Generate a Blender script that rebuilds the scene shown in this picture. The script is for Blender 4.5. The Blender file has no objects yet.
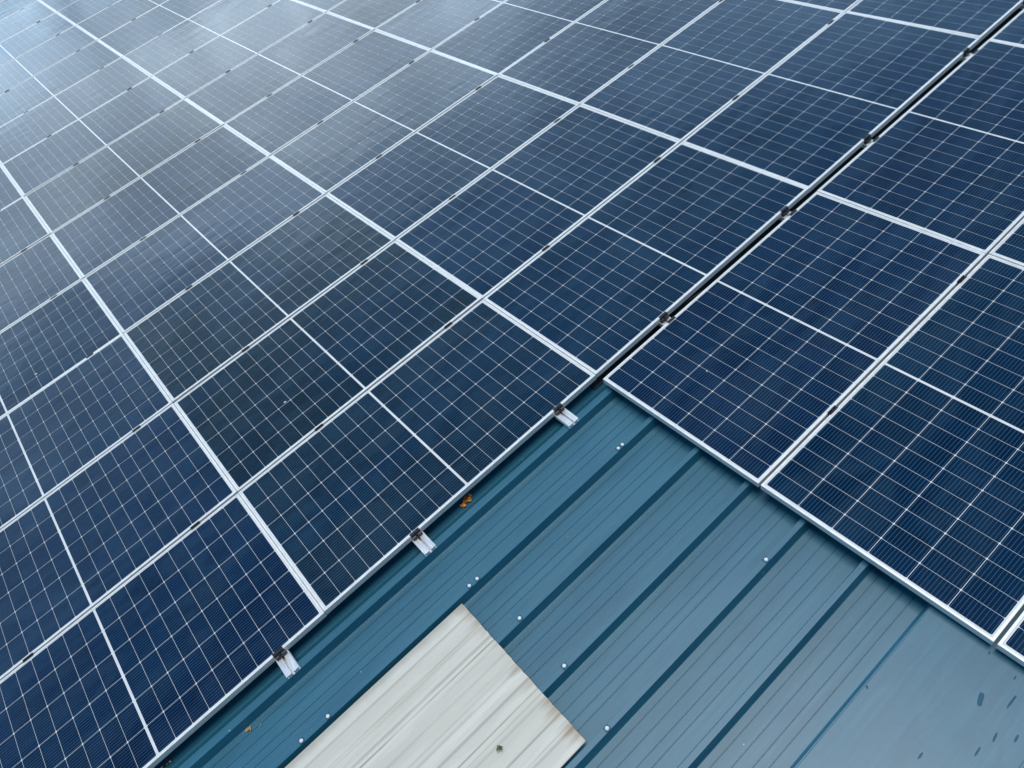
import bpy, bmesh, math, random
from mathutils import Matrix, Vector
random.seed(11)
scene = bpy.context.scene
COL = scene.collection
ZO = 5.0                       # height of the panel tops above the yard
PU, PV = 1.893, 1.0548         # panel pitch along and across a strip
LU, LV, TH = 1.8905, 1.0430, 0.035
ZC, ZP = -0.061, -0.111        # rib crest and pan heights (relative to the panel tops)

# ------------------------------------------------------------------ materials
def new_mat(name):
    m = bpy.data.materials.new(name); m.use_nodes = True
    nt = m.node_tree
    for n in list(nt.nodes): nt.nodes.remove(n)
    out = nt.nodes.new('ShaderNodeOutputMaterial')
    b = nt.nodes.new('ShaderNodeBsdfPrincipled')
    nt.links.new(b.outputs[0], out.inputs[0])
    return m, nt, b

class NB:
    """tiny helper for node graphs"""
    def __init__(s, nt): s.nt = nt
    def n(s, t, **kw):
        o = s.nt.nodes.new(t)
        for k, v in kw.items(): setattr(o, k, v)
        return o
    def put(s, sock, v):
        if isinstance(v, bpy.types.NodeSocket): s.nt.links.new(v, sock)
        elif isinstance(v, (tuple, list)) and sock.type == 'RGBA' and len(v) == 3: sock.default_value = (*v, 1)
        else: sock.default_value = v
    def math(s, op, a, b=0.0, c=None, clamp=False):
        o = s.n('ShaderNodeMath', operation=op, use_clamp=clamp)
        s.put(o.inputs[0], a); s.put(o.inputs[1], b)
        if c is not None: s.put(o.inputs[2], c)
        return o.outputs[0]
    def mix(s, f, a, b, blend='MIX'):
        o = s.n('ShaderNodeMix', data_type='RGBA', blend_type=blend)
        s.put(o.inputs[0], f); s.put(o.inputs[6], a); s.put(o.inputs[7], b)
        return o.outputs[2]
    def noise(s, vec, scale, detail=4, rough=0.5, dist=0.0):
        o = s.n('ShaderNodeTexNoise')
        s.put(o.inputs['Vector'], vec); o.inputs['Scale'].default_value = scale
        o.inputs['Detail'].default_value = detail; o.inputs['Roughness'].default_value = rough
        o.inputs['Distortion'].default_value = dist
        return o.outputs['Fac']
    def ramp(s, fac, lo, hi, a=0.0, b=1.0):
        o = s.n('ShaderNodeMapRange', interpolation_type='SMOOTHSTEP')
        s.put(o.inputs[0], fac)
        for i, v in enumerate((lo, hi, a, b)): o.inputs[i + 1].default_value = v
        return o.outputs[0]
    def mapping(s, vec, scale=(1, 1, 1), loc=(0, 0, 0), rot=(0, 0, 0)):
        o = s.n('ShaderNodeMapping'); s.put(o.inputs['Vector'], vec)
        o.inputs['Scale'].default_value = scale; o.inputs['Location'].default_value = loc
        o.inputs['Rotation'].default_value = rot
        return o.outputs[0]
    def coords(s, which='Object'): return s.n('ShaderNodeTexCoord').outputs[which]
    def geo(s): return s.n('ShaderNodeNewGeometry').outputs['Position']
    def bump(s, h, strength, dist):
        o = s.n('ShaderNodeBump'); o.inputs['Strength'].default_value = strength
        o.inputs['Distance'].default_value = dist; s.put(o.inputs['Height'], h)
        return o.outputs[0]
    def sep(s, vec):
        o = s.n('ShaderNodeSeparateXYZ'); s.put(o.inputs[0], vec); return o.outputs

def glass_coat(nb, b, wob=1.0):
    pos = nb.geo()
    b.inputs['Coat Weight'].default_value = 1.0
    b.inputs['Coat IOR'].default_value = 1.36
    rr = nb.ramp(nb.noise(pos, 1.7, 3), 0.3, 0.7, 0.04, 0.10)
    nb.put(b.inputs['Coat Roughness'], rr)
    rnd = nb.n('ShaderNodeObjectInfo').outputs['Random']
    off = nb.n('ShaderNodeCombineXYZ'); nb.put(off.inputs[2], nb.math('MULTIPLY', rnd, 40.0))
    ad = nb.n('ShaderNodeVectorMath', operation='ADD'); nb.put(ad.inputs[0], pos); nb.put(ad.inputs[1], off.outputs[0])
    h = nb.noise(nb.mapping(ad.outputs[0], (0.8, 2.2, 1)), 3.2, 2, 0.5, 0.4)
    nb.put(b.inputs['Coat Normal'], nb.bump(h, 0.5 * wob, 0.0036))

def dust_refl(nb):
    """thin grey dried rain dust, with cloud-reflection streaks painted in"""
    p = nb.geo()
    a = nb.noise(nb.mapping(p, (0.9, 2.6, 1), rot=(0, 0, .25)), 1.9, 5, 0.62, 1.2)
    c = nb.noise(p, 38, 3, 0.7)
    return nb.math('MULTIPLY', nb.ramp(a, 0.38, 0.64, 0.0, 1.0), nb.ramp(c, 0.25, 0.8, 0.7, 1.1))

# solar cells: dark silicon with thin silver busbar wires running along the panel
mCell, nt, b = new_mat('monocrystalline_cell'); nb = NB(nt)
CW = (LV - 2 * 0.0165) / 6      # cell pitch across
obj = nb.coords('Object'); x, y, z = nb.sep(obj)
t = nb.math('DIVIDE', nb.math('ADD', y, LV / 2 - 0.0165), CW / 11)
fr = nb.math('ABSOLUTE', nb.math('SUBTRACT', nb.math('FRACT', t), 0.5))
line = nb.math('LESS_THAN', fr, 0.055)
cx_ = nb.math('FLOOR', nb.math('MULTIPLY', nb.math('ADD', x, 2.0), 1 / 0.0911))
cy_ = nb.math('FLOOR', nb.math('DIVIDE', nb.math('ADD', y, LV / 2 - 0.0165), CW))
oi = nb.n('ShaderNodeObjectInfo').outputs['Random']
cmb = nb.n('ShaderNodeCombineXYZ'); nb.put(cmb.inputs[0], cx_); nb.put(cmb.inputs[1], cy_); nb.put(cmb.inputs[2], nb.math('MULTIPLY', oi, 91.0))
wn = nb.n('ShaderNodeTexWhiteNoise'); nb.put(wn.inputs['Vector'], cmb.outputs[0])
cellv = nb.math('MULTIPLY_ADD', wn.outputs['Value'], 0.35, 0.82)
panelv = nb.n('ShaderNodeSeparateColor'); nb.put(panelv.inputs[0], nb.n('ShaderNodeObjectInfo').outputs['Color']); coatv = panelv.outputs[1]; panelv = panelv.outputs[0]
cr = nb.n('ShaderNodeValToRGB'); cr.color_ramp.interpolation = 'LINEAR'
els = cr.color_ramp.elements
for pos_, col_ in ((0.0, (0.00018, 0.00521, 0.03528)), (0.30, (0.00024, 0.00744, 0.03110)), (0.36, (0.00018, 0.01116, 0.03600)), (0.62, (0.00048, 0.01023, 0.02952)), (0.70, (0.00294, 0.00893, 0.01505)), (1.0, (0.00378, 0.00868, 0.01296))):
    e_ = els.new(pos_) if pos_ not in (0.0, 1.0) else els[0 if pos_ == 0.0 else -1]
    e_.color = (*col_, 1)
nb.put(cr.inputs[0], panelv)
refl_patch = nb.noise(nb.mapping(nb.geo(), (0.8, 2.0, 1)), 1.1, 4, 0.6, 0.6)  # patches of sky reflection, painted into the cell colour
base = nb.mix(nb.ramp(refl_patch, 0.42, 0.66, 0, 0.6), cr.outputs[0], (0.0006, 0.0150, 0.0460))
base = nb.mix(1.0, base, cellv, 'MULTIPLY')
base = nb.mix(nb.math('MULTIPLY', dust_refl(nb), 0.040), base, (0.20, 0.36, 0.46))  # dust haze plus painted streaks of cloud reflection
vs = nb.n('ShaderNodeTexVoronoi'); nb.put(vs.inputs['Vector'], nb.geo()); vs.inputs['Scale'].default_value = 9
spk = nb.math('LESS_THAN', vs.outputs['Distance'], nb.math('MULTIPLY', nb.ramp(nb.sep(vs.outputs['Color'])[0], 0.86, 1.0), 0.03))
base = nb.mix(nb.math('MULTIPLY', spk, 0.5), base, (0.40, 0.44, 0.42))
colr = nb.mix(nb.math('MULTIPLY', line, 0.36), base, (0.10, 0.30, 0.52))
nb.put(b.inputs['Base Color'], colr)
b.inputs['Roughness'].default_value = 0.5
b.inputs['Specular IOR Level'].default_value = 0.0
glass_coat(nb, b)
nb.put(b.inputs['Coat IOR'], nb.math('MULTIPLY_ADD', coatv, 0.11, 1.305))

mBack, nt, b = new_mat('white_backsheet_under_glass'); nb = NB(nt)
nb.put(b.inputs['Base Color'], nb.mix(nb.ramp(nb.noise(nb.geo(), 9, 4), 0.3, 0.8), (0.66, 0.66, 0.64), (0.78, 0.77, 0.75)))
b.inputs['Roughness'].default_value = 0.5; glass_coat(nb, b)

mFrame, nt, b = new_mat('anodised_aluminium_frame'); nb = NB(nt)
g = nb.noise(nb.mapping(nb.geo(), (4, 4, 40)), 6, 4, 0.6)
gr = nb.noise(nb.geo(), 23, 5, 0.65)
cc = nb.mix(nb.ramp(g, 0.3, 0.7), (0.77, 0.75, 0.71), (0.88, 0.86, 0.82))
cc = nb.mix(nb.ramp(gr, 0.60, 0.78, 0, 0.55), cc, (0.42, 0.40, 0.34))
nb.put(b.inputs['Base Color'], cc)
b.inputs['Metallic'].default_value = 0.25
nb.put(b.inputs['Roughness'], nb.ramp(g, 0.2, 0.8, 0.32, 0.5))

mRail, nt, b = new_mat('mill_finish_aluminium_rail'); nb = NB(nt)
g = nb.noise(nb.mapping(nb.geo(), (60, 3, 20)), 5, 4, 0.6)
nb.put(b.inputs['Base Color'], nb.mix(nb.ramp(g, 0.3, 0.7), (0.70, 0.71, 0.72), (0.93, 0.93, 0.93)))
b.inputs['Metallic'].default_value = 0.5
nb.put(b.inputs['Roughness'], nb.ramp(g, 0.2, 0.8, 0.22, 0.45))

mClamp, nt, b = new_mat('black_anodised_clamp'); nb = NB(nt)
nb.put(b.inputs['Base Color'], nb.mix(nb.noise(nb.geo(), 60, 3), (0.008, 0.012, 0.018), (0.022, 0.028, 0.036)))
b.inputs['Metallic'].default_value = 0.3; b.inputs['Roughness'].default_value = 0.38

mBolt, nt, b = new_mat('stainless_bolt'); nb = NB(nt)
nb.put(b.inputs['Base Color'], nb.mix(nb.noise(nb.geo(), 90, 3), (0.55, 0.56, 0.58), (0.85, 0.85, 0.85)))
b.inputs['Metallic'].default_value = 0.7; b.inputs['Roughness'].default_value = 0.3

mHead, nt, b = new_mat('weathered_screw_cap'); nb = NB(nt)
nb.put(b.inputs['Base Color'], nb.mix(nb.noise(nb.geo(), 90, 3), (0.62, 0.66, 0.68), (0.88, 0.88, 0.86)))
b.inputs['Roughness'].default_value = 0.4

mCable, nt, b = new_mat('black_cable_sheath'); nb = NB(nt)
nb.put(b.inputs['Base Color'], nb.mix(nb.noise(nb.geo(), 30, 3), (0.012, 0.013, 0.015), (0.04, 0.045, 0.05)))
b.inputs['Roughness'].default_value = 0.45

def roof_material(name, wet=0.0):
    m, nt, b = new_mat(name); nb = NB(nt)
    p = nb.geo()
    big = nb.noise(nb.mapping(p, (0.5, 2.0, 1)), 1.3, 5, 0.6, 0.3)
    streak = nb.noise(nb.mapping(p, (0.7, 26, 1)), 2.0, 5, 0.6)
    fine = nb.noise(p, 240, 2, 0.5)
    c = nb.mix(nb.ramp(big, 0.3, 0.7), (0.010, 0.106, 0.168), (0.016, 0.126, 0.190))
    c = nb.mix(nb.ramp(streak, 0.42, 0.78, 0, 0.5), c, (0.034, 0.160, 0.235))
    c = nb.mix(nb.ramp(fine, 0.60, 0.75, 0, 0.12), c, (0.16, 0.27, 0.31))
    damp = nb.noise(nb.mapping(p, (0.9, 5.5, 1), (1, 3, 0)), 1.7, 6, 0.65, 0.6)
    c = nb.mix(nb.ramp(damp, 0.50, 0.62, 0, 0.30), c, (0.004, 0.072, 0.125))
    # pale specks of lichen and dried dirt
    v = nb.n('ShaderNodeTexVoronoi'); nb.put(v.inputs['Vector'], p); v.inputs['Scale'].default_value = 13
    spot = nb.math('LESS_THAN', v.outputs['Distance'], nb.math('MULTIPLY', nb.ramp(nb.sep(v.outputs['Color'])[0], 0.80, 1.0), 0.055))
    c = nb.mix(nb.math('MULTIPLY', spot, 0.75), c, (0.50, 0.55, 0.50))
    if wet: c = nb.mix(wet, c, (0.004, 0.050, 0.090))
    nb.put(b.inputs['Base Color'], c)
    nb.put(b.inputs['Roughness'], nb.ramp(big, 0.2, 0.8, 0.30, 0.42) if not wet else 0.5)
    b.inputs['Specular IOR Level'].default_value = 0.3 if not wet else 0.1
    b.inputs['Coat Weight'].default_value = 1.0 if not wet else 0.35; b.inputs['Coat IOR'].default_value = 1.42; b.inputs['Coat Roughness'].default_value = 0.42
    hb = nb.math('ADD', nb.math('MULTIPLY', nb.noise(p, 6, 3), 1.0), nb.math('MULTIPLY', fine, 0.04))
    nb.put(b.inputs['Normal'], nb.bump(hb, 0.25, 0.006))
    return m
mRoof = roof_material('teal_painted_steel')
mWet = roof_material('wet_streaks_on_painted_steel', 0.5)

mSky, nt, b = new_mat('aged_fibreglass_sheet'); nb = NB(nt)
p = nb.geo()
s1 = nb.noise(nb.mapping(p, (0.35, 7, 1)), 1.4, 3, 0.5, 0.2)
s2 = nb.noise(nb.mapping(p, (0.45, 9, 1)), 1.5, 5, 0.6)
sp = nb.noise(p, 130, 3, 0.6)
yy_vec = nb.coords('Object'); yy = nb.sep(yy_vec)
c = nb.mix(nb.ramp(s1, 0.3, 0.75), (0.585, 0.550, 0.465), (0.675, 0.640, 0.555))
c = nb.mix(nb.ramp(s2, 0.50, 0.80, 0, 0.5), c, (0.40, 0.37, 0.29))
s3 = nb.noise(nb.mapping(p, (0.35, 15, 1), (3, 1, 0)), 1.2, 3, 0.55)
c = nb.mix(nb.ramp(s3, 0.62, 0.76, 0, 0.32), c, (0.36, 0.29, 0.19))
c = nb.mix(nb.ramp(sp, 0.66, 0.8, 0, 0.35), c, (0.30, 0.27, 0.20))
fold_shade = nb.n('ShaderNodeTexWave', wave_type='BANDS', bands_direction='Y', wave_profile='SIN')
nb.put(fold_shade.inputs['Vector'], yy_vec); fold_shade.inputs['Scale'].default_value = 3.1; fold_shade.inputs['Distortion'].default_value = 3.5; fold_shade.inputs['Detail'].default_value = 2
c = nb.mix(nb.ramp(fold_shade.outputs['Fac'], 0.30, 0.70, 0, 0.32), c, (0.50, 0.475, 0.41))  # corrugation shading painted on as soft colour bands
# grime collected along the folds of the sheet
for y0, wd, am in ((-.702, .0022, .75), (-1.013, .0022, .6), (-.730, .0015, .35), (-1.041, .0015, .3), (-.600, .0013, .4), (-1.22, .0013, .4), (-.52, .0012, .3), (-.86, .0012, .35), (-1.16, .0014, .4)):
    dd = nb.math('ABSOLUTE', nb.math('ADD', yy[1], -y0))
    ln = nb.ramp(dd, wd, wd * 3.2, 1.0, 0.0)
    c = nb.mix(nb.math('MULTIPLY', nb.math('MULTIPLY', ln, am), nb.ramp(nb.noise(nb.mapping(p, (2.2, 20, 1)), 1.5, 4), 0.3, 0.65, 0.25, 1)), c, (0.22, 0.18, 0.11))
# rusty, grimy edge where the sheet ends against the steel
ex = nb.math('ADD', yy[0], nb.math('MULTIPLY', nb.noise(nb.mapping(p, (1, 14, 1)), 2, 4, 0.6), 0.22))
c = nb.mix(nb.math('MULTIPLY', nb.ramp(ex, -1.34, -1.235, 0, 0.85), nb.ramp(nb.noise(nb.mapping(p, (1, 9, 1), (0, 5, 0)), 1.3, 3), 0.42, 0.62, 0.12, 1.0)), c, (0.33, 0.23, 0.13))
ey = nb.math('ADD', yy[1], nb.math('MULTIPLY', nb.noise(nb.mapping(p, (6, 2, 1)), 2, 4, 0.6), 0.05))
c = nb.mix(nb.ramp(ey, -0.480, -0.425, 0, 0.6), c, (0.33, 0.30, 0.24))
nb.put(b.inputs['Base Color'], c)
b.inputs['Roughness'].default_value = 0.5
b.inputs['Subsurface Weight'].default_value = 0.0
nb.put(b.inputs['Normal'], nb.bump(s1, 0.3, 0.004))

def leaf_mat(name, a, bcol):
    m, nt, b = new_mat(name); nb = NB(nt)
    nb.put(b.inputs['Base Color'], nb.mix(nb.ramp(nb.noise(nb.geo(), 55, 3), 0.3, 0.7), a, bcol))
    b.inputs['Roughness'].default_value = 0.6
    return m
mOrange = leaf_mat('dry_orange_leaf', (0.95, 0.36, 0.03), (0.70, 0.20, 0.02))
mYellow = leaf_mat('dry_yellow_leaf', (0.55, 0.34, 0.08), (0.35, 0.20, 0.05))
mGreen = leaf_mat('green_leaf_fragment', (0.05, 0.09, 0.02), (0.10, 0.11, 0.04))
mDrop = leaf_mat('dried_bird_dropping', (0.72, 0.74, 0.70), (0.45, 0.46, 0.42))

mWall, nt, b = new_mat('profiled_wall_cladding'); nb = NB(nt)
nb.put(b.inputs['Base Color'], nb.mix(nb.noise(nb.geo(), 2, 4), (0.30, 0.33, 0.35), (0.40, 0.42, 0.43)))
b.inputs['Roughness'].default_value = 0.6
mGround, nt, b = new_mat('yard_gravel'); nb = NB(nt)
nb.put(b.inputs['Base Color'], nb.mix(nb.ramp(nb.noise(nb.geo(), 0.6, 6, 0.65), 0.35, 0.65), (0.10, 0.11, 0.09), (0.17, 0.165, 0.15)))
b.inputs['Roughness'].default_value = 0.9

# ------------------------------------------------------------------ helpers
def mesh(name, verts, faces, mats, idx=None, smooth=False):
    me = bpy.data.meshes.new(name)
    me.from_pydata(verts, [], faces)
    for m in (mats if isinstance(mats, (list, tuple)) else [mats]): me.materials.append(m)
    if idx: me.polygons.foreach_set('material_index', idx)
    if smooth: me.polygons.foreach_set('use_smooth', [True] * len(me.polygons))
    me.update()
    return me

class MB:
    def __init__(s): s.v, s.f = [], []
    def box(s, x0, x1, y0, y1, z0, z1):
        n = len(s.v)
        s.v += [(x, y, z) for z in (z0, z1) for y in (y0, y1) for x in (x0, x1)]
        s.f += [tuple(n + i for i in q) for q in ((0, 2, 3, 1), (4, 5, 7, 6), (0, 1, 5, 4), (2, 6, 7, 3), (0, 4, 6, 2), (1, 3, 7, 5))]
    def prism_y(s, prof, y0, y1):          # closed x-z profile extruded along y
        n = len(s.v); k = len(prof)
        s.v += [(x, y0, z) for x, z in prof] + [(x, y1, z) for x, z in prof]
        for i in range(k):
            j = (i + 1) % k
            s.f.append((n + i, n + j, n + k + j, n + k + i))
        s.f.append(tuple(n + i for i in reversed(range(k)))); s.f.append(tuple(n + k + i for i in range(k)))
    def prism_x(s, prof, x0, x1):          # closed y-z profile extruded along x
        n = len(s.v); k = len(prof)
        s.v += [(x0, y, z) for y, z in prof] + [(x1, y, z) for y, z in prof]
        for i in range(k):
            j = (i + 1) % k
            s.f.append((n + i, n + j, n + k + j, n + k + i))
        s.f.append(tuple(n + i for i in reversed(range(k)))); s.f.append(tuple(n + k + i for i in range(k)))
    def lathe(s, cx, cy, prof, seg=12):    # prof: (radius, z) from bottom to top
        n = len(s.v)
        for r, z in prof:
            for i in range(seg):
                a = 2 * math.pi * i / seg
                s.v.append((cx + r * math.cos(a), cy + r * math.sin(a), z))
        for k in range(len(prof) - 1):
            for i in range(seg):
                j = (i + 1) % seg
                s.f.append((n + k * seg + i, n + k * seg + j, n + (k + 1) * seg + j, n + (k + 1) * seg + i))
        s.f.append(tuple(n + (len(prof) - 1) * seg + i for i in range(seg)))
        s.f.append(tuple(n + i for i in reversed(range(seg))))
    def mesh(s, name, mat, smooth=False):
        me = mesh(name, s.v, s.f, mat, smooth=smooth)
        bm = bmesh.new(); bm.from_mesh(me); bmesh.ops.recalc_face_normals(bm, faces=bm.faces); bm.to_mesh(me); bm.free()
        return me

def add(name, me, parent=None, loc=(0, 0, 0)):
    o = bpy.data.objects.new(name, me); COL.objects.link(o)
    if parent: o.parent = parent
    o.location = loc
    return o
def empty(name, loc):
    o = bpy.data.objects.new(name, None); COL.objects.link(o); o.location = loc
    o.empty_display_size = 0.1
    return o
def tag(o, label=None, cat=None, group=None, kind=None):
    for k, v in (('label', label), ('category', cat), ('group', group), ('kind', kind)):
        if v: o[k] = v
    return o
def copy_tree(o):
    c = o.copy(); COL.objects.link(c)
    for ch in list(o.children):
        d = ch.copy(); COL.objects.link(d); d.parent = c
        for g in list(ch.children):
            e = g.copy(); COL.objects.link(e); e.parent = d
    return c

ORD = ['first', 'second', 'third', 'fourth', 'fifth', 'sixth', 'seventh', 'eighth', 'ninth', 'tenth', 'eleventh', 'twelfth', 'thirteenth', 'fourteenth', 'fifteenth', 'sixteenth', 'seventeenth']

# ------------------------------------------------------------------ camera
R = Matrix(((0.73555455, -0.6282773, -0.25343073), (-0.6208867, -0.47551802, -0.62320327), (0.27103359, 0.61575177, -0.73985846)))
Cc = Vector((-1.5331, -2.3515, 3.2424))
F = 762.385
def pix(X, Y, Z):
    a = R @ (Vector((X, Y, Z)) - Cc)
    if a.z < 0.1: return None
    return a.x / a.z * F + 512, a.y / a.z * F + 384
cam = bpy.data.cameras.new('camera'); co = bpy.data.objects.new('camera', cam); COL.objects.link(co)
M = Matrix.Identity(4)
for i in range(3):
    M[i][0] = R[0][i]; M[i][1] = -R[1][i]; M[i][2] = -R[2][i]
M[0][3], M[1][3], M[2][3] = Cc.x, Cc.y, Cc.z + ZO
co.matrix_world = M
cam.sensor_fit = 'HORIZONTAL'; cam.sensor_width = 36; cam.lens = F / 1024 * 36
cam.clip_start = 0.05; cam.clip_end = 3000
scene.camera = co

# ------------------------------------------------------------------ solar panel
def panel_proto():
    root = empty('solar_panel', (0, 0, 0))
    hx, hy, w, T, B = LU / 2, LV / 2, 0.0105, TH, 0.0
    ch = 0.0010
    rings = [(hx, hy, B), (hx, hy, T - ch), (hx - ch, hy - ch, T), (hx - w + ch * .6, hy - w + ch * .6, T), (hx - w, hy - w, T - ch * .6), (hx - w, hy - w, B + 0.002), (hx - 0.03, hy - 0.03, B + 0.002), (hx - 0.03, hy - 0.03, B)]
    v, f = [], []
    for X, Y, Z in rings: v += [(-X, -Y, Z), (X, -Y, Z), (X, Y, Z), (-X, Y, Z)]
    n = len(rings)
    for k in range(n):
        k2 = (k + 1) % n
        for i in range(4):
            j = (i + 1) % 4
            f.append((4 * k + i, 4 * k + j, 4 * k2 + j, 4 * k2 + i))
    add('frame', mesh('frame', v, f, mFrame), root)
    m = MB(); m.box(-hx + w, hx - w, -hy + w, hy - w, TH - 0.0068, TH - 0.0018)
    add('backsheet', m.mesh('backsheet', mBack), root)
    v, f = [], []
    mu, mid, gap, gv, c = 0.0195, 0.0120, 0.0016, 0.0023, 0.0042
    cu = (LU - 2 * mu - mid) / 20; cv = CW
    for half in (0, 1):
        for i in range(10):
            x0 = -hx + mu + i * cu + half * (10 * cu + mid); x1 = x0 + cu
            for j in range(6):
                y0 = -hy + 0.0165 + j * cv; y1 = y0 + cv
                a, b_, c0, d = x0 + gap / 2, x1 - gap / 2, y0 + gv / 2, y1 - gv / 2
                k = len(v)
                v += [(p, q, TH - 0.0014) for p, q in ((a + c, c0), (b_ - c, c0), (b_, c0 + c), (b_, d - c), (b_ - c, d), (a + c, d), (a, d - c), (a, c0 + c))]
                f.append(tuple(range(k, k + 8)))
    add('solar_cells', mesh('solar_cells', v, f, mCell), root)
    return root

def visible(X0, X1, Y0, Y1, m=90):
    pts = []
    for i in range(9):
        for j in range(9):
            q = pix(X0 + (X1 - X0) * i / 8, Y0 + (Y1 - Y0) * j / 8, 0)
            if q and -m < q[0] < 1024 + m and -m < q[1] < 768 + m: return True
    return False

proto = panel_proto(); used = False
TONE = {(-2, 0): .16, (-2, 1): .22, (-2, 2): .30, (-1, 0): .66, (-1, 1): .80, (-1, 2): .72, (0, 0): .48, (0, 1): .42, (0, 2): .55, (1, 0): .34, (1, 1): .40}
def place_panel(X0, Y0, label, group, sy=1.0, tone=None):
    global used
    o = copy_tree(proto) if used else proto
    used = True
    o.location = (X0 + PU / 2, Y0, ZO - TH)
    o.rotation_euler = (math.radians(random.uniform(-.34, .34)), math.radians(random.uniform(-.17, .17)), 0)
    o.scale = (1, sy, 1)
    tone = random.uniform(.22, .74) if tone is None else tone
    for ch in o.children:
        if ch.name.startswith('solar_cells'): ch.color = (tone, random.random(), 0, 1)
    tag(o, label, 'solar panel', group)
    return o

STRIP = {-2: 'first', -1: 'second', 0: 'third', 1: 'fourth', 2: 'fifth', -3: 'outermost'}
spots = []
for j in range(-3, 4):
    for k in range(0, 16):
        X0, Y0 = j * PU, k * PV
        if not visible(X0, X0 + PU, Y0, Y0 + PV): continue
        tone = 'blue' if k < 3 else ('grey-blue' if k < 7 else 'pale')
        if j == -3: st = 'in the outermost strip at lower left'
        elif j == 3: st = 'in the farthest strip at upper right'
        else: st = f'in the {STRIP[j]} strip from lower left'
        edge = 'bare roof' if j < 0 else 'black gap'
        lab = f'{tone} solar panel {st}, {ORD[k]} up from {edge}'
        place_panel(X0, Y0 + PV / 2, lab, 'panels of the large array left of the gap', 1.0, TONE.get((j, k)))
        spots.append((j, k))
# right hand array, beyond the black gap
RY = [(-0.0500 - LV, 1.0), (-1.106 - LV * 1.032, 1.032), (-2.196 - LV * 1.032, 1.032)]
WHERE = ['beside the black gap', 'in the middle row right of the gap', 'in the outer row at the right edge']
rspots = []
for r, (y0, sy) in enumerate(RY):
    for j in range(0, 3):
        if not visible(j * PU, (j + 1) * PU, y0, y0 + LV * sy): continue
        which = ['front one bordering bare roof', 'second up from bare roof', 'third up from bare roof'][j]
        place_panel(j * PU, y0 + LV * sy / 2, f'blue solar panel {WHERE[r]}, {which}', 'panels of the array right of the gap', sy, (.24, .46, .4)[r] + j * .05)
        rspots.append((r, j))

# ------------------------------------------------------------------ clamps on short rails
def rail_mesh(name, y0, y1):
    h, w = ZC - (-TH), 0.036     # from rib crest up to underside of the panels (negative height)
    top, bot = -TH, ZC + 0.0015
    prof = [(-w, bot), (w, bot), (w, bot + .004), (w - .010, bot + .008), (w - .010, top - .010), (w, top - .006), (w, top), (0.017, top), (0.017, top - .003), (0.012, top - .003), (0.012, top),
            (0.006, top), (0.006, top - .022), (-0.006, top - .022), (-0.006, top), (-0.012, top), (-0.012, top - .003), (-0.017, top - .003), (-0.017, top), (-w, top), (-w, top - .006), (-w + .010, top - .010), (-w + .010, bot + .008), (-w, bot + .004)]
    m = MB(); m.prism_y(prof, y0, y1)
    return m.mesh(name, mRail)
def bolt_mesh(x, y, z, mat=None):
    m = MB(); m.lathe(x, y, [(0.0085, z), (0.0085, z + .0012), (0.0062, z + .0012), (0.0066, z + .0065), (0.0058, z + .008)], 12)
    return m.mesh('bolt', mat or mClamp)

def mid_clamp():
    root = empty('panel_clamp', (0, 0, 0))
    add('rail', rail_mesh('rail', -0.20, 0.20), root)
    m = MB()
    a = .0056; t = .0034
    m.prism_x([(-.0105, .0006), (-.0105, .0006 + t), (-a + .002, .0006 + t), (-a + .002 + .001, -.008), (a - .003, -.008), (a - .002, .0006 + t), (.0105, .0006 + t), (.0105, .0006), (a - .0005, .0006), (a - .001, -.012), (-a + .001, -.012), (-a + .0005, .0006)], -.029, .029)
    c = add('clamp', m.mesh('clamp', mClamp), root)
    add('bolt', bolt_mesh(0, 0, -.008), c)
    return root
def end_clamp_mesh(sgn, y):
    m = MB(); t = .0034
    pr = [(y + sgn * .011, .0006), (y + sgn * .011, .0006 + t), (y - sgn * .006, .0006 + t), (y - sgn * .007, -.010), (y - sgn * .0155, -.012), (y - sgn * .0155, -TH + .0008), (y - sgn * .0115, -TH + .0008), (y - sgn * .0115, -.017), (y - sgn * .006, -.017), (y - sgn * .005, -TH + .0008), (y - sgn * .0015, -TH + .0008), (y - sgn * .0015, .0006)]
    m.prism_x(pr, -.029, .029)
    return m.mesh('clamp', mClamp)
def edge_clamp():
    root = empty('panel_clamp', (0, 0, 0))
    add('rail', rail_mesh('rail', -0.112, 0.29), root)
    c = add('clamp', end_clamp_mesh(1, 0.007), root)
    add('bolt', bolt_mesh(0, -.0045, -.011), c)
    return root
def gap_clamp():
    root = empty('panel_clamp', (0, 0, 0))
    add('rail', rail_mesh('rail', -0.24, 0.20), root)
    c = add('clamp', end_clamp_mesh(1, 0.007), root); add('bolt', bolt_mesh(0, -.0045, -.011), c)
    d = add('clamp', end_clamp_mesh(-1, -0.0555 + .0025), root); add('bolt', bolt_mesh(0, -.0465, -.011), d)
    return root
protos = {'mid': mid_clamp(), 'edge': edge_clamp(), 'gap': gap_clamp()}
seen = set()
def place_clamp(kind, X, Y, label, group):
    o = copy_tree(protos[kind]) if kind in seen else protos[kind]
    seen.add(kind)
    o.location = (X, Y, ZO)
    tag(o, label, 'clamp', group)
    return o
OFF = {-3: (.57, 1.61), -2: (.566, 1.616), -1: (.580, 1.600), 0: (.555, 1.655), 1: (.60, 1.72), 2: (.57, 1.64), 3: (.57, 1.64)}
def inframe(X, Y, m=45):
    q = pix(X, Y, 0)
    return q and -m < q[0] < 1024 + m and -m < q[1] < 768 + m
END = ['lower-left', 'upper-right']
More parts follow.
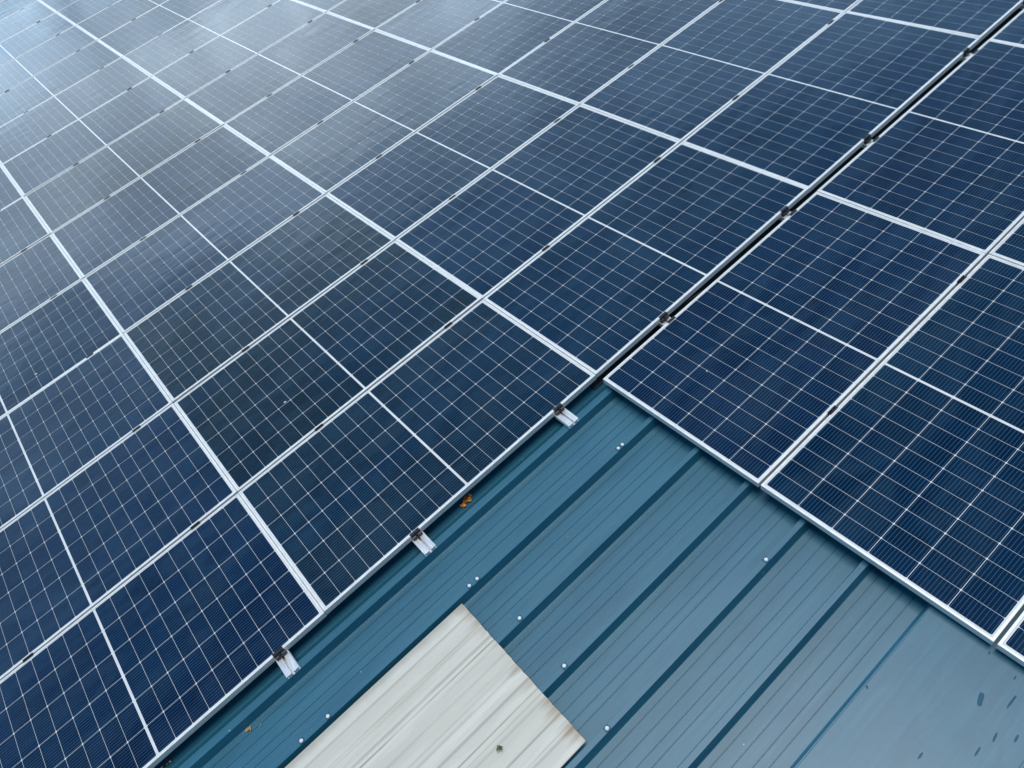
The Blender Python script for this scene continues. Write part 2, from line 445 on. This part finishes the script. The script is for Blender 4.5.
for j, k in spots:
    for e in (0, 1):
        X = j * PU + OFF[j][e] + (random.uniform(-.012, .012) if k else 0); Y = k * PV
        if not inframe(X, Y): continue
        if j == -3: st = 'outermost strip'
        elif j == 3: st = 'farthest strip'
        else: st = f'{STRIP[j]} strip from lower left'
        if k == 0 and j < 0:
            where = {(-1, 1): 'nearest the black gap', (-1, 0): 'middle one of three', (-2, 1): 'lowest one, near the skylight'}.get((j, e), f'{END[e]} one')
            place_clamp('edge', X, 0, f'black end clamp on a silver rail stub under panel edge, {where}', 'end clamps along the bare roof edge')
        elif k == 0:
            place_clamp('gap', X, 0, f'{ORD[j * 2 + e]} pair of black clamps bridging the dark gap, counted from the bare roof', 'clamps in the black gap')
        else:
            place_clamp('mid', X, Y - .0, f'small black clamp, {ORD[k - 1]} seam up in {st}, its {END[e]} end', 'clamps between panels of the large array')
for r, j in rspots:
    if r == 0: continue
    for e in (0, 1):
        X = j * PU + OFF[j][e]; Y = (-1.100, -2.1895)[r - 1]
        if not inframe(X, Y): continue
        place_clamp('mid', X, Y, f'black clamp on {"first" if r == 1 else "second"} seam right of the black gap, {END[e]} end of {ORD[j]} panel', 'clamps of the right array')

# cable sagging in the black gap
def tube(name, pts, rad, mat, seg=8):
    v, f = [], []
    n = len(pts)
    for i, p in enumerate(pts):
        p = Vector(p); t = (Vector(pts[min(i + 1, n - 1)]) - Vector(pts[max(i - 1, 0)])).normalized()
        a = t.cross(Vector((0, 0, 1))).normalized(); b_ = a.cross(t)
        for s in range(seg):
            an = 2 * math.pi * s / seg
            v.append(tuple(p + a * (rad * math.cos(an)) + b_ * (rad * math.sin(an))))
    for i in range(n - 1):
        for s in range(seg):
            s2 = (s + 1) % seg
            f.append((i * seg + s, i * seg + s2, (i + 1) * seg + s2, (i + 1) * seg + s))
    return mesh(name, v, f, mat, smooth=True)
pts = []
for i in range(25):
    t = i / 24
    pts.append((0.62 + 0.5 * t, 0.05 - 0.13 * t, ZP + 0.012 + 0.05 * math.sin(math.pi * t)))
o = add('cable', tube('cable', pts, .0035, mCable), None, (0, 0, ZO))
tag(o, 'thin black cable crossing under the dark gap between the two arrays', 'cable')
gap_fill = empty('gap_dark_cables', (0, 0, ZO))  # black cables added in the gap to darken it
tag(gap_fill, 'added black cables that darken the gap between the two arrays', 'cables')
for q in range(5):
    y0 = .012 + q * .0135; ph = random.uniform(0, 6)
    pts = [(-.03 + i * .16, y0 + .002 * math.sin(ph + i * .7) + .0015 * math.sin(i * 1.9 + q), ZP + .0075 + (.001 * math.sin(i * 1.3 + q))) for i in range(45)]
    add('cable', tube('cable', pts, .0066, mCable), gap_fill)

# ------------------------------------------------------------------ ribbed metal roof
PITCH, Y1 = 0.3112, -0.081      # rib pitch, start of the first rib's crest
XA, XB, YA, YB = -7.0, 9.0, -4.2, 18.0
YF = -1.941                     # where the flat cap flashing begins
def rib(yc, wide=0.026):
    """rib with crest starting at yc and running towards -y; points in decreasing y"""
    return [(yc + .014, ZP), (yc + .0125, ZP + .0015), (yc + .001, ZC - .001), (yc, ZC), (yc - wide, ZC), (yc - wide - .001, ZC - .001), (yc - wide - .0135, ZP + .0015), (yc - wide - .016, ZP)]
SW = (.034, .090, .145, .188)
def swage(y):
    return [(y + .0022, ZP), (y + .0018, ZP - .0030), (y - .0004, ZP - .0030), (y - .0024, ZP)]
prof = []
kmin = -int((YB - Y1) / PITCH)
for k in range(kmin, 7):
    yc = Y1 - k * PITCH
    if k == 6: break
    w = .040 if k == 0 else .026
    if k == 0: yc += .012
    rp = rib(yc, w)
    if k == 0: rp = [(yc + .058, ZP), (yc + .057, ZP + .005), (yc + .051, ZP + .0055), (yc + .049, ZP + .003), (yc + .001, ZC - .001)] + rp[3:]
    prof += rp
    yb = yc - w - .016
    for s in SW: prof += swage(yb - s)
prof += [(YF + .022, ZP), (YF + .020, ZP + .0015), (YF + .0035, ZC - .003)]
# flat part continues under the cap
prof += [(YF, ZC - .003), (YA, ZC - .003)]
NX = 2
v, f = [], []
for X in (XA, XB):
    v += [(X, y, z) for y, z in prof]
n = len(prof)
for i in range(n - 1): f.append((i, i + 1, n + i + 1, n + i))
roof = empty('metal_roof', (0, 0, ZO))
tag(roof, 'teal ribbed metal roof carrying the solar panels, with white screws and a flat cap', 'roof')
me = mesh('ribbed_sheet', v, f, mRoof)
bm = bmesh.new(); bm.from_mesh(me)
bmesh.ops.recalc_face_normals(bm, faces=bm.faces)
if sum(fc.normal.z for fc in bm.faces) < 0: bmesh.ops.reverse_faces(bm, faces=bm.faces)
bm.to_mesh(me); bm.free()
add('ribbed_sheet', me, roof)
# flat cap flashing with a folded groove and wet streaks
cap = [(YF, ZC - .0018), (YF - .0006, ZC + .0006), (YF - .003, ZC + .0012), (-2.462, ZC + .0012), (-2.465, ZC - .006), (-2.472, ZC - .006), (-2.474, ZC + .002), (-2.494, ZC + .002), (-2.496, ZC - .006), (-2.503, ZC - .006), (-2.506, ZC + .0012), (YA, ZC + .0012)]
v = [(X, y, z) for X in (XA, XB) for y, z in cap]; n = len(cap)
f = [(i, n + i, n + i + 1, i + 1) for i in range(n - 1)]; idx = [0] * len(f)
def streak(x, y, L, W, ang):
    L *= .8; W *= .7; ang += random.uniform(-.08, .08)
    k = len(v); N = 18
    ca, sa = math.cos(ang), math.sin(ang)
    for i in range(N):
        a = 2 * math.pi * i / N
        r = 1 + random.uniform(-.16, .16)
        u_, w_ = L / 2 * math.copysign(abs(math.cos(a)) ** .7, math.cos(a)) * r, W / 2 * math.sin(a) * r
        v.append((x + u_ * ca - w_ * sa, y + u_ * sa + w_ * ca, ZC + .0018))
    f.append(tuple(range(k, k + N))); idx.append(1)
for a in ((-.197, -2.257, .075, .026, .22), (-.132, -2.335, .080, .011, .06), (-.287, -2.359, .048, .011, .08), (-.240, -2.410, .042, .012, .1), (-.371, -2.344, .052, .010, .05), (-.519, -2.219, .040, .011, .05),
          (-.438, -1.951, .018, .012, .6), (-.02, -2.19, .016, .010, .2), (-.045, -2.300, .022, .008, .1), (.015, -2.245, .018, .007, .1)): streak(*a)
me = mesh('cap_flashing', v, f, [mRoof, mWet], idx)
bm = bmesh.new(); bm.from_mesh(me); 
for fc in bm.faces:
    if fc.normal.z < 0: fc.normal_flip()
bm.to_mesh(me); bm.free()
tag(add('cap_flashing', me, roof), 'flat teal cap sheet with dark wet streaks')

# fibreglass rooflight laid over two ribs
ya, yb = -.447, -1.312
prof = [(ya, ZC - .012), (ya - .002, ZC + .0035)]
q = ya - .014
for wd, gp, hh in ((.044, .052, .0030), (.040, .044, .0026), (.020, .066, .0042), (.046, .056, .0026), (.040, .046, .0030), (.020, .068, .0042), (.046, .050, .0026), (.042, .050, .0026), (.03, .04, .003)):
    if q - wd - .014 < yb + .01: break
    prof += [(q, ZC + .0035), (q - .008, ZC + .0035 + hh * 1.7), (q - .012 - wd, ZC + .0035 + hh * 1.7), (q - .022 - wd, ZC + .0035)]
    q -= wd + gp
prof += [(yb, ZC + .0040), (yb - .002, ZC + .0010)]
prof.sort(key=lambda q: -q[0])
x0, x1, NX = -4.6, -1.372, 40
v, f = [], []
for i in range(NX + 1):
    X = x0 + (x1 - x0) * i / NX
    for jn, (q, z) in enumerate(prof):
        xx = X + (random.uniform(-.0025, .001) if i == NX else 0)
        v.append((xx, q, z))
n = len(prof)
for i in range(NX):
    for k in range(n - 1): f.append((i * n + k, (i + 1) * n + k, (i + 1) * n + k + 1, i * n + k + 1))
# thickness at the exposed end
k0 = len(v)
for jn, (q, z) in enumerate(prof): v.append((v[NX * n + jn][0], q, z - .003))
for k in range(n - 1): f.append((NX * n + k, k0 + k, k0 + k + 1, NX * n + k + 1))
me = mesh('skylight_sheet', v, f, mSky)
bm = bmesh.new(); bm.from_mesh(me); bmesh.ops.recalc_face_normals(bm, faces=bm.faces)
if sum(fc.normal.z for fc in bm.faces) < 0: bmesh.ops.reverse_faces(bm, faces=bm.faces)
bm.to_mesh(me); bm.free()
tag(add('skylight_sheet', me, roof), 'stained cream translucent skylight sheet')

# roofing screws with square washers
m = MB()
m.prism_x([(-.013, 0), (.013, 0), (.013, .0015), (-.013, .0015)], -.013, .013)
wm = m.mesh('washer', mWet)
m = MB(); m.lathe(0, 0, [(.0095, .0016), (.0098, .003), (.0085, .0065), (.0055, .0085), (.002, .0092)], 14)
sm = m.mesh('screw', mHead, True)
def screw(X, Y, z=ZC):
    s = add('screw', sm, roof, (X, Y, z)); add('washer', wm, s)
def cy(k): return Y1 - k * PITCH - .013
for X, k, dx in ((-1.240, 1, 0), (-1.290, 1, 0), (-1.2236, 2, 0), (-1.226, 3, 0), (-1.275, 4, 0), (-0.2603, 4, 0), (-.252, 1, 0), (-.222, 1, 0), (-2.298, 1, 0), (-2.1486, 1, 0)):
    screw(X, cy(k) + random.uniform(-.003, .003))
# gutter-side walls of the shed
m = MB()
zz = -ZO
m.box(XA + .2, XB - .2, YA + .2, YA + .35, zz, ZP - .02); m.box(XA + .2, XB - .2, YB - .35, YB - .2, zz, ZP - .02)
m.box(XA + .2, XA + .35, YA + .351, YB - .351, zz, ZP - .02); m.box(XB - .35, XB - .2, YA + .351, YB - .351, zz, ZP - .02)
add('wall', m.mesh('wall', mWall), roof)

# ------------------------------------------------------------------ litter
def leaf_clump(name, X, Y, Z, n, spread, size, mat, label, cat):
    v, f = [], []
    for i in range(n):
        px, py = random.gauss(0, spread), random.gauss(0, spread * .35)
        a = random.uniform(0, 6.28); L = size * random.uniform(.6, 1.2); W = L * random.uniform(.35, .6)
        ti = random.uniform(-.5, .5); z0 = .004 + random.uniform(0, .014 if n > 2 else .002)
        k = len(v); ring = []
        for t_, w_ in ((-1, 0), (-.5, .8), (.1, 1), (.6, .6), (1, 0), (.6, -.6), (.1, -1), (-.5, -.8)):
            lx, ly = t_ * L / 2, w_ * W / 2 * random.uniform(.75, 1.1)
            v.append((px + lx * math.cos(a) - ly * math.sin(a), py + lx * math.sin(a) + ly * math.cos(a), z0 + abs(lx) * abs(ti) * .5 + abs(ly) * .35))
        v.append((px, py, z0))
        for q in range(8): f.append((k + q, k + (q + 1) % 8, k + 8))
    o = add(name, mesh(name, v, f, mat), None, (X, Y, ZO + Z))
    tag(o, label, cat); return o
leaf_clump('dead_leaves', -.995, .013, ZP, 20, .026, .025, mOrange, 'clump of dry orange leaves caught below the panel edge, mid roof', 'leaves')
leaf_clump('dead_leaves', -2.875, .012, ZP, 5, .018, .020, mOrange, 'clump of dry orange leaves at the bottom edge under the lowest panel', 'leaves')
leaf_clump('leaf', -2.491, -.135, ZP, 2, .008, .026, mYellow, 'larger yellow leaf scrap on the teal roof below the lowest clamp', 'leaf')
leaf_clump('leaf', -2.429, -.165, ZP, 1, .004, .020, mYellow, 'smaller yellow leaf scrap on the teal roof, right of the larger one', 'leaf')
leaf_clump('leaf', -1.652, -1.083, ZC + .011, 3, .007, .030, mGreen, 'dark green leaf scrap lying on the cream skylight sheet', 'leaf')
leaf_clump('leaf', -.775, -.555, ZP, 1, .003, .012, mYellow, 'tiny yellow speck of leaf on the open roof between two ribs', 'leaf')
leaf_clump('leaf', -1.238, -.648, ZP, 1, .003, .014, mYellow, 'tiny brownish leaf bit beside a white screw near the skylight corner', 'leaf')
def dropping(X, Y, Z, s, label):
    v = [(0, 0, .0016)]; N = 11
    for i in range(N):
        a = 2 * math.pi * i / N; r = s * random.uniform(.55, 1.15)
        v.append((r * math.cos(a), r * math.sin(a) * .8, .0003))
    o = add('bird_dropping', mesh('bird_dropping', v, [(0, i + 1, (i + 1) % N + 1) for i in range(N)], mDrop), None, (X, Y, ZO + Z))
    tag(o, label, 'bird dropping')
dropping(-1.355, 1.428, .0002, .011, 'white bird dropping on a dark panel, second row up in second strip')
dropping(-2.551, 3.383, .0002, .013, 'small pale dropping on a panel near the left edge of the frame')
dropping(.385, -.46, .0002, .006, 'tiny pale speck on the fine-lined panel beside the black gap, lower half')
dropping(.95, -.62, .0002, .006, 'tiny pale speck on the fine-lined panel beside the black gap, upper half')

# ------------------------------------------------------------------ ground
m = mesh('ground', [(-900, -900, 0), (900, -900, 0), (900, 900, 0), (-900, 900, 0)], [(0, 1, 2, 3)], mGround)
tag(add('ground', m), kind='structure')

# ------------------------------------------------------------------ light
w = bpy.data.worlds.new('World'); scene.world = w; w.use_nodes = True
nt = w.node_tree; nb = NB(nt)
bg = nt.nodes['Background']
sky = nb.n('ShaderNodeTexSky', sky_type='NISHITA'); sky.sun_disc = False
SE, SA = math.radians(85), math.radians(105)       # elevation; azimuth measured from +Y towards +X
sky.sun_elevation = SE; sky.sun_rotation = SA
sky.air_density = 1.0; sky.dust_density = 0.4; sky.ozone_density = 2.0
d = nb.coords('Generated')
nx, ny, nz = nb.sep(d)
# overcast veil with the veiled sun glowing through it, low over the far side of the roof
GE, GA = math.radians(21), math.radians(13)
gx, gy, gz = math.sin(GA) * math.cos(GE), math.cos(GA) * math.cos(GE), math.sin(GE)
dot = nb.math('ADD', nb.math('MULTIPLY', ny, gy), nb.math('MULTIPLY', nx, gx))
dot = nb.math('ADD', dot, nb.math('MULTIPLY', nz, gz))
el = nb.math('MULTIPLY', nb.math('SUBTRACT', nb.math('ARCSINE', nz), GE), 1 / math.radians(10.5))
az = nb.math('MULTIPLY', nb.math('SUBTRACT', nb.math('ARCTAN2', nx, ny), GA), 1 / math.radians(33))
g2 = nb.math('POWER', 2.718, nb.math('MULTIPLY', nb.math('ADD', nb.math('MULTIPLY', el, el), nb.math('MULTIPLY', az, az)), -0.5))
side = nb.ramp(dot, -0.9, 0.8)
cl = nb.noise(nb.mapping(d, (1.0, 1.0, 2.6)), 2.8, 6, 0.58, 0.6)
cl2 = nb.noise(nb.mapping(d, (1, 1, 2.0), (4, 2, 1)), 9.0, 4, 0.55, 0.5)
cv = nb.math('MULTIPLY', nb.ramp(cl, 0.32, 0.68, 0.62, 1.22), nb.ramp(cl2, 0.3, 0.7, 0.82, 1.14))
low = nb.ramp(nb.math('MULTIPLY_ADD', nb.math('SUBTRACT', cl2, 0.5), 0.22, nz), 0.175, 0.240, 0.42, 1.0)
rad = nb.math('ADD', nb.math('MULTIPLY', g2, 2.75), nb.math('MULTIPLY_ADD', side, 0.22, 0.22))
rad = nb.math('MULTIPLY', nb.math('MULTIPLY', rad, cv), low)
veil = nb.mix(1.0, nb.mix(g2, (0.30, 0.66, 1.12), (0.74, 0.90, 1.02)), rad, 'MULTIPLY')
skyc = nb.mix(1.0, sky.outputs[0], (0.03, 0.03, 0.03), 'MULTIPLY')
tot = nb.mix(1.0, skyc, veil, 'ADD')
nb.put(bg.inputs[0], tot); bg.inputs[1].default_value = 1.0

sun = bpy.data.lights.new('sun', 'SUN'); so = bpy.data.objects.new('sun', sun); COL.objects.link(so)
sun.energy = 2.15; sun.angle = math.radians(34); sun.color = (1.0, 0.96, 0.89)
dirv = Vector((math.sin(SA) * math.cos(SE), math.cos(SA) * math.cos(SE), math.sin(SE)))
so.rotation_euler = dirv.to_track_quat('Z', 'Y').to_euler(); so.location = (0, 0, 30)

scene.view_settings.view_transform = 'Standard'; scene.view_settings.look = 'None'
scene.view_settings.exposure = 0; scene.view_settings.gamma = 1
scene.cycles.use_denoising = True
scene.cycles.max_bounces = 6
